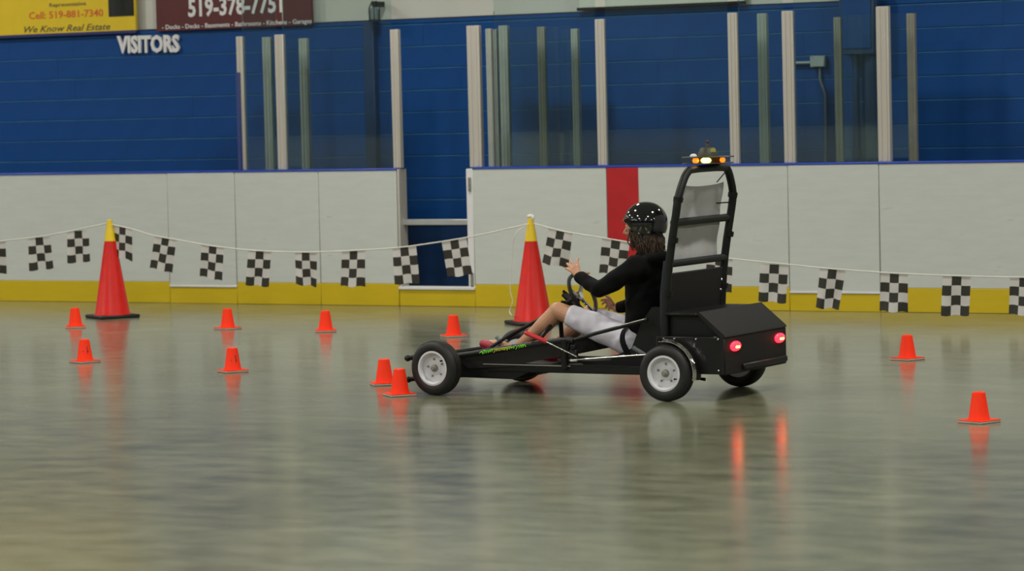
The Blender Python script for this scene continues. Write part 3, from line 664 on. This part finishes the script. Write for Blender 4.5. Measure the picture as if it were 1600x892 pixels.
for j in range(25):
    for i in range(17):
        s_, t_ = i / 16, j / 24; z_ = 1.245 - t_ * .44; hw = .285 + .01 * min(1, t_ * 2)
        x_ = .055 - (z_ - .5) * .13 + .03 - .006 * sin(9 * s_ + 3 * t_) - .004 * sin(14 * t_)
        vs[i, j] = b.bm.verts.new((x_, (.5 - s_) * 2 * hw - .02, z_ - (.016 * (1 - (2 * s_ - 1) ** 2) if j == 0 else .016 * (1 - (2 * s_ - 1) ** 2) * max(0, 1 - t_ * 4))))
for j in range(24):
    for i in range(16): b.bm.faces.new([vs[i, j], vs[i + 1, j], vs[i + 1, j + 1], vs[i, j + 1]])
cl = P('fabric_panel', b, 'cloth', 'pale grey cloth tied inside the cage')
b = MB()
for sy in (1, -1): b.tube([(-.01, sy * .235 + .015, 1.245), (-.05, sy * .27, 1.31)], .0035, 6)
b.tube([(.0, .255, 1.15), (-.03, .36, 1.16)], .004, 6); b.tube([(.0, -.235, 1.12), (-.03, -.36, 1.12)], .004, 6); b.build('cord', MT['black'], cl)
# warning beacon
bz = 1.362; bx = -.062
b = MB(); b.lathe([(.150, 0), (.153, .003), (.150, .006), (.03, .007)], 36, Matrix.Translation((bx, 0, bz))); b.lathe([(.153, .036), (.156, .039), (.153, .043), (.03, .044)], 36, Matrix.Translation((bx, 0, bz))); b.lathe([(.09, .006), (.095, .036)], 24, Matrix.Translation((bx, 0, bz))); bc = P('warning_beacon', b, 'olive')
b = MB(); b.lathe([(.062, .042), (.060, .055), (.046, .088), (.040, .094), (.012, .096), (.010, .112), (.008, .120)], 20, Matrix.Translation((bx, 0, bz))); b.build('beacon_body', MT['olive'], bc)
b = MB(); b.ball((bx, 0, bz + .128), .0105, 10); b.build('antenna_knob', MT['ink'], bc)
vd = (Vector((0, 0, 0)) - Vector((KO.x, KO.y, 0))).normalized(); vk = Vector((vd.dot(KX), vd.dot(KY), 0)); sk = Vector((-vk.y, vk.x, 0))
for off_, rr, mk in ((0.072, .020, 'amber'), (0.012, .031, 'ambhot'), (-.085, .017, 'amber')):
    c_ = Vector((bx, 0, bz + .021)) + vk * sqrt(max(.0, .118 ** 2 - off_ ** 2)) - sk * off_
    b = MB(); b.ball(c_, (rr, rr, min(rr, .0175)), 14); b.build('beacon_lamp', MT[mk], bc, label='lit %s lamp' % ('yellow' if mk == 'ambhot' else 'orange'))
b = MB(); b.ball(Vector((bx, 0, bz + .046)) - sk * .085 + vk * .05, (.022, .022, .015), 14); b.build('dome', MT['white'], bc, label='small white dome')
b = MB(); b.box(Vector((bx, 0, bz + .078)) + sk * .03 + vk * .048, (.03, .006, .02), rotmat(0, 0, atan2(vk.y, vk.x) + pi / 2)); b.build('sticker', MT['stick'], bc)
# rear box
b = MB(); b.box((-.335, 0, .262), (.03, .85, .22), bev=.006); bx_ = P('rear_box', b, 'matte')
b = MB(); b.box((-.12, .415, .265), (.42, .02, .215), bev=.004); b.build('side_panel', MT['black'], bx_)
b = MB(); b.box((-.12, -.415, .265), (.42, .02, .215), bev=.004); b.build('side_panel', MT['black'], bx_)
b = MB(); b.box((-.12, 0, .17), (.42, .82, .015), bev=.003); b.build('bottom_panel', MT['black'], bx_)
b = MB(); b.box((-.06, 0, .50), (.24, .80, .014), bev=.003); 
for sy in (1, -1): b.prism([(.06, .37), (.06, .495), (-.18, .497), (-.325, .37)], 'y', sy * .355 - .006, sy * .355 + .006)
b.build('hood', MT['black'], bx_)
b = MB(); b.prism([(-.355, .372), (-.348, .385), (-.19, .517), (-.175, .508), (-.325, .368)], 'y', -.425, .425); b.build('lid', MT['matte'], bx_)
b = MB(); b.box((-.355, -.10, .185), (.03, .60, .035), rotmat(0, 0, 0), bev=.006); b.build('rear_bumper', MT['black'], bx_)
for x_, z_ in ((-.31, .36), (-.17, .36), (-.03, .36), (-.31, .18), (.04, .36)): MB().ball((x_, .428, z_), .007, 8).build('screw', MT['steel'], bx_)
for sy in (1, -1):
    y_ = .285 if sy > 0 else -.325
    b = MB(); b.ball((-.352, y_, .312), (.018, .068, .029), 18); tl = P('tail_light', b, 'tail', 'glowing red tail light')
    b = MB(); b.ball((-.364, y_ - .012, .308), (.009, .017, .009), 10); b.ball((-.364, y_ + .014, .309), (.009, .017, .009), 10); b.build('bulb', MT['tailhot'], tl)
b = MB(); b.tube([(-.12, .30, .16), (-.12, .30, .12), (-.16, .30, .115)], .010, 8); b.tube([(-.2, -.35, .155), (-.2, -.35, .13)], .010, 8); P('hitch', b, 'black')
# fenders
for sy in (1, -1):
    b = MB(); arc = []
    N_ = 26
    def strip(r_, y0_, y1_, a0, a1, mk, nm, par):
        b = MB(); rows = []
        for i in range(N_ + 1):
            a_ = radians(a0 + (a1 - a0) * i / N_); rows.append([b.bm.verts.new((r1_ * cos(a_), y_, WR + r1_ * sin(a_))) for r1_, y_ in ((r_, y0_), (r_ + .010, (y0_ + y1_) / 2), (r_, y1_), (r_ - .004, y1_), (r_ + .004, (y0_ + y1_) / 2), (r_ - .004, y0_))])
        for p_, q2 in zip(rows, rows[1:]):
            for j in range(6): b._face([p_[j], p_[(j + 1) % 6], q2[(j + 1) % 6], q2[j]])
        b._face(rows[0][::-1]); b._face(rows[-1]); return b.build(nm, MT[mk], par)
    fd = strip(.185, sy * .40, sy * .475, 82, 192, 'black', 'fender', kart)
    strip(.188, sy * .468, sy * .510, 80, 192, 'chrome', 'fender_trim', fd)
    b = MB(); b.tube([(.10, sy * .41, .30), (-.02, sy * .41, .355)], .012, 8); b.build('fender_stay', MT['black'], fd)

# ------------------------------------------------------------ the driver
seat = Vector((.36, 0, .22))
per = thing('person', 'driver in black helmet, black hoodie, white leggings and red shoes, left hand raised', 'person', KO + KX * seat.x + KY * seat.y + Vector((0, 0, seat.z)), KA)
V = Vector
def ps(mb): 
    for v in mb.bm.verts: v.co -= seat
    return mb
shL, elL, wrL = V((.345, .165, .765)), kp(936, 452, .25), kp(905, 433, .17)
shR, elR, wrR = V((.375, -.165, .765)), V((.43, -.27, .56)), kp(963, 482, -.20)
hipL, knL, anL = V((.40, .095, .305)), kp(871, 485, .15), kp(806, 545, .13)
hipR, knR, anR = V((.40, -.095, .305)), V((.84, -.14, .45)), V((1.13, -.13, .215))
hc = V((.385, 0, .985))
b = MB()
# torso
b.tube([(.36, 0, .29), (.355, 0, .40), (.35, 0, .52), (.355, 0, .66), (.36, 0, .76), (.36, 0, .80)], [.085, .082, .08, .092, .085, .05], 20, cap='round', sm=4, flat=((0, 1, 0), 1.45))
b.tube([(.355, 0, .76), (.37, 0, .85), (.38, 0, .92)], [.055, .047, .05], 16, sm=3)
# head
b.ball(hc + V((0, 0, .02)), (.098, .074, .100), 24); b.ball(hc + V((.03, 0, -.055)), (.055, .052, .05), 18); b.ball(hc + V((.050, 0, -.088)), (.026, .024, .020), 14)
b.tube([hc + V((.090, 0, .012)), hc + V((.105, 0, -.010)), hc + V((.116, 0, -.028)), hc + V((.098, 0, -.036))], [.008, .010, .013, .012], 10, cap='round')
b.tube([hc + V((.083, .020, -.062)), hc + V((.090, 0, -.060)), hc + V((.083, -.020, -.062))], [.005, .008, .005], 8, cap='round')
b.ball(hc + V((.088, .030, .032)), (.012, .022, .007), 10); b.ball(hc + V((.088, -.030, .032)), (.012, .022, .007), 10)
for sy in (1, -1): b.ball(hc + V((.0, sy * .076, -.01)), (.018, .010, .030), 12)
# arms
for sh, el, wr in ((shL, elL, wrL), (shR, elR, wrR)):
    b.tube([sh, (sh + el) / 2, el], [.046, .040, .034], 14, cap='round', sm=3); b.tube([el, (el * .6 + wr * .4), wr], [.034, .034, .023], 14, cap='round', sm=3)
# legs
for hp, kn, an in ((hipL, knL, anL), (hipR, knR, anR)):
    b.tube([hp, hp * .6 + kn * .4, kn * .88 + hp * .12, kn], [.082, .072, .055, .052], 18, cap='round', sm=4)
    b.tube([kn, kn * .72 + an * .28 + V((0, 0, -.012)), kn * .35 + an * .65 + V((0, 0, -.006)), an], [.051, .053, .038, .031], 16, cap='round', sm=4)
toeL, toeR = kp(757, 537, .12), V((1.33, -.14, .185))
b.tube([anL + V((-.012, 0, -.03)), anL * .55 + toeL * .45 + V((0, 0, .008)), toeL * .93 + anL * .07], [.032, .030, .024], 14, cap='round', sm=3)
b.tube([anR + V((-.02, 0, -.02)), anR * .55 + toeR * .45 + V((0, 0, .005)), toeR], [.032, .030, .020], 14, cap='round', sm=3)
def hand(b, wr, palm_c, knuckles, tips, bend, thumb):
    n_ = len(knuckles)
    for kk in knuckles: b.tube([wr, wr * .4 + kk * .6, kk], [.019, .014, .0105], 10, cap='round')
    b.tube([knuckles[0], knuckles[1], knuckles[2], knuckles[3]], .0105, 10, cap='round')
    for kk, tt, L_ in zip(knuckles, tips, (1, 1, 1, 1)):
        m1 = kk.lerp(tt, .42) + bend; m2 = kk.lerp(tt, .74) + bend * .8
        b.tube([kk, m1, m2, tt], [.0095, .0088, .0080, .0068], 10, cap='round')
    b.tube([thumb[0], thumb[1], thumb[2]], [.013, .0105, .0085], 10, cap='round')
kn_ = [kp(893.5, 424, .165), kp(894.5, 419.5, .155), kp(898.5, 416.5, .145), kp(903.5, 417, .135)]
tp_ = [kp(883.5, 419.5, .12), kp(886, 411.5, .09), kp(891.5, 404.5, .07), kp(903.5, 404, .075)]
hand(b, wrL + (wrL - elL).normalized() * .015, None, kn_, tp_, KY * 0 + V((.006, .004, .006)), [kp(907, 428, .15), kp(913, 427, .12), kp(920, 426.5, .10)])
kr = [kp(951, 469, -.17), kp(950, 473, -.175), kp(952, 477, -.185), kp(955, 480, -.195)]
tr_ = [kp(939.5, 469.5, -.14), kp(941, 475, -.15), kp(946, 481, -.165), kp(951, 484, -.18)]
hand(b, wrR, None, kr, tr_, V((0, .004, .008)), [kp(957, 474, -.17), kp(952, 466, -.15), kp(947, 462, -.14)])
link(remeshed(ps(b), .0038, 3, MT['skin'], 'body'), 'body', per)
# eyes and lips
b = MB()
for sy in (1, -1): b.ball(hc + V((.082, sy * .030, .014)), (.010, .013, .007), 12)
link(ps(b).mesh('eyes', MT['eye']), 'eyes', per)
link(ps(MB().tube([hc + V((.086, .020, -.060)), hc + V((.0955, 0, -.058)), hc + V((.086, -.020, -.060))], [.003, .0055, .003], 8, cap='round')).mesh('lips', MT['lip']), 'lips', per)
# hoodie
def fold(a_, f_):
    def d(c_):
        return Vector((noise.noise(c_ * f_), noise.noise(c_ * f_ + V((9, 1, 4))), noise.noise(c_ * f_ * .7 + V((3, 7, 1))))) * a_
    return d
b = MB()
b.tube([(.375, 0, .275), (.372, 0, .40), (.372, 0, .52), (.368, 0, .66), (.36, 0, .755), (.36, 0, .80)], [.112, .116, .110, .112, .104, .070], 24, cap='round', sm=4, flat=((0, 1, 0), 1.42))
b.tube([shL * .97, shR * .97 + V((0, 0, 0))], .070, 16, cap='round')
b.tube([(.34, 0, .76), (.345, 0, .85)], [.085, .072], 18, cap='round')                      # hood bunched at the neck
b.tube([(.29, .10, .80), (.265, 0, .80), (.29, -.10, .80)], .045, 14, cap='round', sm=3)
for sh, el, wr in ((shL, elL, wrL), (shR, elR, wrR)):
    b.tube([sh, (sh + el) / 2 + V((0, 0, -.006)), el], [.072, .060, .052], 16, cap='round', sm=4)
    b.tube([el, el.lerp(wr, .5), el.lerp(wr, .93)], [.052, .045, .036], 16, sm=3, cap='round')
link(remeshed(ps(b), .008, 5, MT['hoodie'], 'hoodie', fold(.012, 14)), 'hoodie', per)
b = MB()
for hp, kn in ((hipL, knL), (hipR, knR)):
    b.tube([hp - V((.06, 0, .0)), hp, hp * .6 + kn * .4, kn * .85 + hp * .15], [.085, .097, .084, .065], 22, cap='flat', sm=4)
b.tube([(.36, .07, .30), (.36, -.07, .30)], .10, 18, cap='round')
link(remeshed(ps(b), .007, 4, MT['legging'], 'leggings', fold(.006, 22)), 'leggings', per)
# shoes
def shoe(an, toe):
    d = (toe - an).normalized(); b = MB(); heel = an - d * .05 + V((0, 0, -.035)); sd = V((0, 1, 0)); upv = d.cross(sd) * -1
    if upv.z < 0: upv = -upv
    b.tube([heel, heel.lerp(toe, .35), heel.lerp(toe, .72), toe], [.030, .031, .037, .028], 18, cap='round', sm=4, flat=((0, 1, 0), 1.12))
    return b, upv
for an, toe in ((anL, kp(756, 537, .12)), (anR, V((1.345, -.14, .180)))):
    b, upv = shoe(an, toe); m_ = remeshed(ps(b), .005, 3, MT['shoe'], 'shoe'); so = link(m_, 'shoe', per)
    d = (toe - an).normalized(); h_ = an - d * .05 + V((0, 0, -.035)); off_ = -(V((0, 1, 0)).cross(d)).normalized()
    if off_.z > 0: off_ = -off_
    b = MB(); b.tube([h_ + off_ * .027, h_.lerp(toe, .4) + off_ * .024, h_.lerp(toe, .75) + off_ * .028, toe + off_ * .018], [.020, .024, .030, .020], 14, cap='round', sm=3, flat=((0, 1, 0), 1.3)); link(ps(b).mesh('sole', MT['sole']), 'sole', so)
# hair
b = MB(); rr = random.Random(5)
b.tube([hc + V((-.03, 0, .02)), hc + V((-.045, 0, -.06)), hc + V((-.06, 0, -.14)), hc + V((-.07, 0, -.19))], [.088, .082, .07, .045], 18, cap='round', sm=3)
for i in range(420):
    a_ = radians(rr.uniform(48, 312)); R1 = .092 + rr.uniform(-.008, .006)
    p0 = hc + V((R1 * cos(a_) * .98 - .01, R1 * sin(a_) * .85, -.005)); sway = rr.uniform(-1, 1)
    L_ = rr.uniform(.11, .19) * (.72 if cos(a_) > .2 else 1)
    pts_ = [p0]
    for k_ in range(1, 6):
        t_ = k_ / 5; pts_.append(p0 + V((-.02 * t_ + .010 * sin(5 * t_ + sway * 4), -.012 * t_ * sin(a_) + .010 * sin(6 * t_ + i), -L_ * t_)) + V((cos(a_), sin(a_), 0)) * rr.uniform(.004, .016) * sin(t_ * pi * .8))
    b.tube(pts_, [.0045, .005, .005, .0045, .003, .001], 5)
link(ps(b).mesh('hair', MT['hair']), 'hair', per)
# helmet
HC = V((.358, 0, 1.012))
b = MB(); nu, nv = 56, 22; gv = {}; gi = {}
for shell, sc_ in ((0, 1.0), (1, .93)):
    for i in range(nu):
        a_ = 2 * pi * i / nu; ca = cos(a_)
        tmax = radians(84) if ca > .6 else radians(84 + 34 * min(1, (.6 - ca) / .5) ** .8)
        for j in range(nv + 1):
            th_ = tmax * j / nv; rx, ry, rz_ = .137 * sc_, .112 * sc_, .128 * sc_
            x_ = rx * sin(th_) ** .92 * ca if j else 0; y_ = ry * (sin(th_) ** .92) * sin(a_) if j else 0; z_ = rz_ * cos(th_)
            if ca > .5 and j >= nv - 2: x_ += .014 * (ca - .5) * 2 * (j - nv + 3) / 3       # small brim
            (gi if shell else gv)[i, j] = b.bm.verts.new(HC + V((x_, y_, z_)))
for g_ in (gv, gi):
    for i in range(nu):
        for j in range(nv): b._face([g_[i, j], g_[(i + 1) % nu, j], g_[(i + 1) % nu, j + 1], g_[i, j + 1]])
for i in range(nu): b._face([gv[i, nv], gv[(i + 1) % nu, nv], gi[(i + 1) % nu, nv], gi[i, nv]])
bmesh.ops.remove_doubles(b.bm, verts=b.bm.verts, dist=1e-5)
link(ps(b).mesh('helmet', MT['helmet']), 'helmet', per, 'glossy black helmet')
b = MB()
for sy in (1, -1): b.tube([hc + V((.02, sy * .082, .0)), hc + V((.03, sy * .072, -.05)), hc + V((.045, sy * .04, -.098)), hc + V((.05, 0, -.112))], .005, 8, sm=3, flat=((1, 0, 0), 2))
link(ps(b).mesh('chin_strap', MT['hoodie']), 'chin_strap', per)
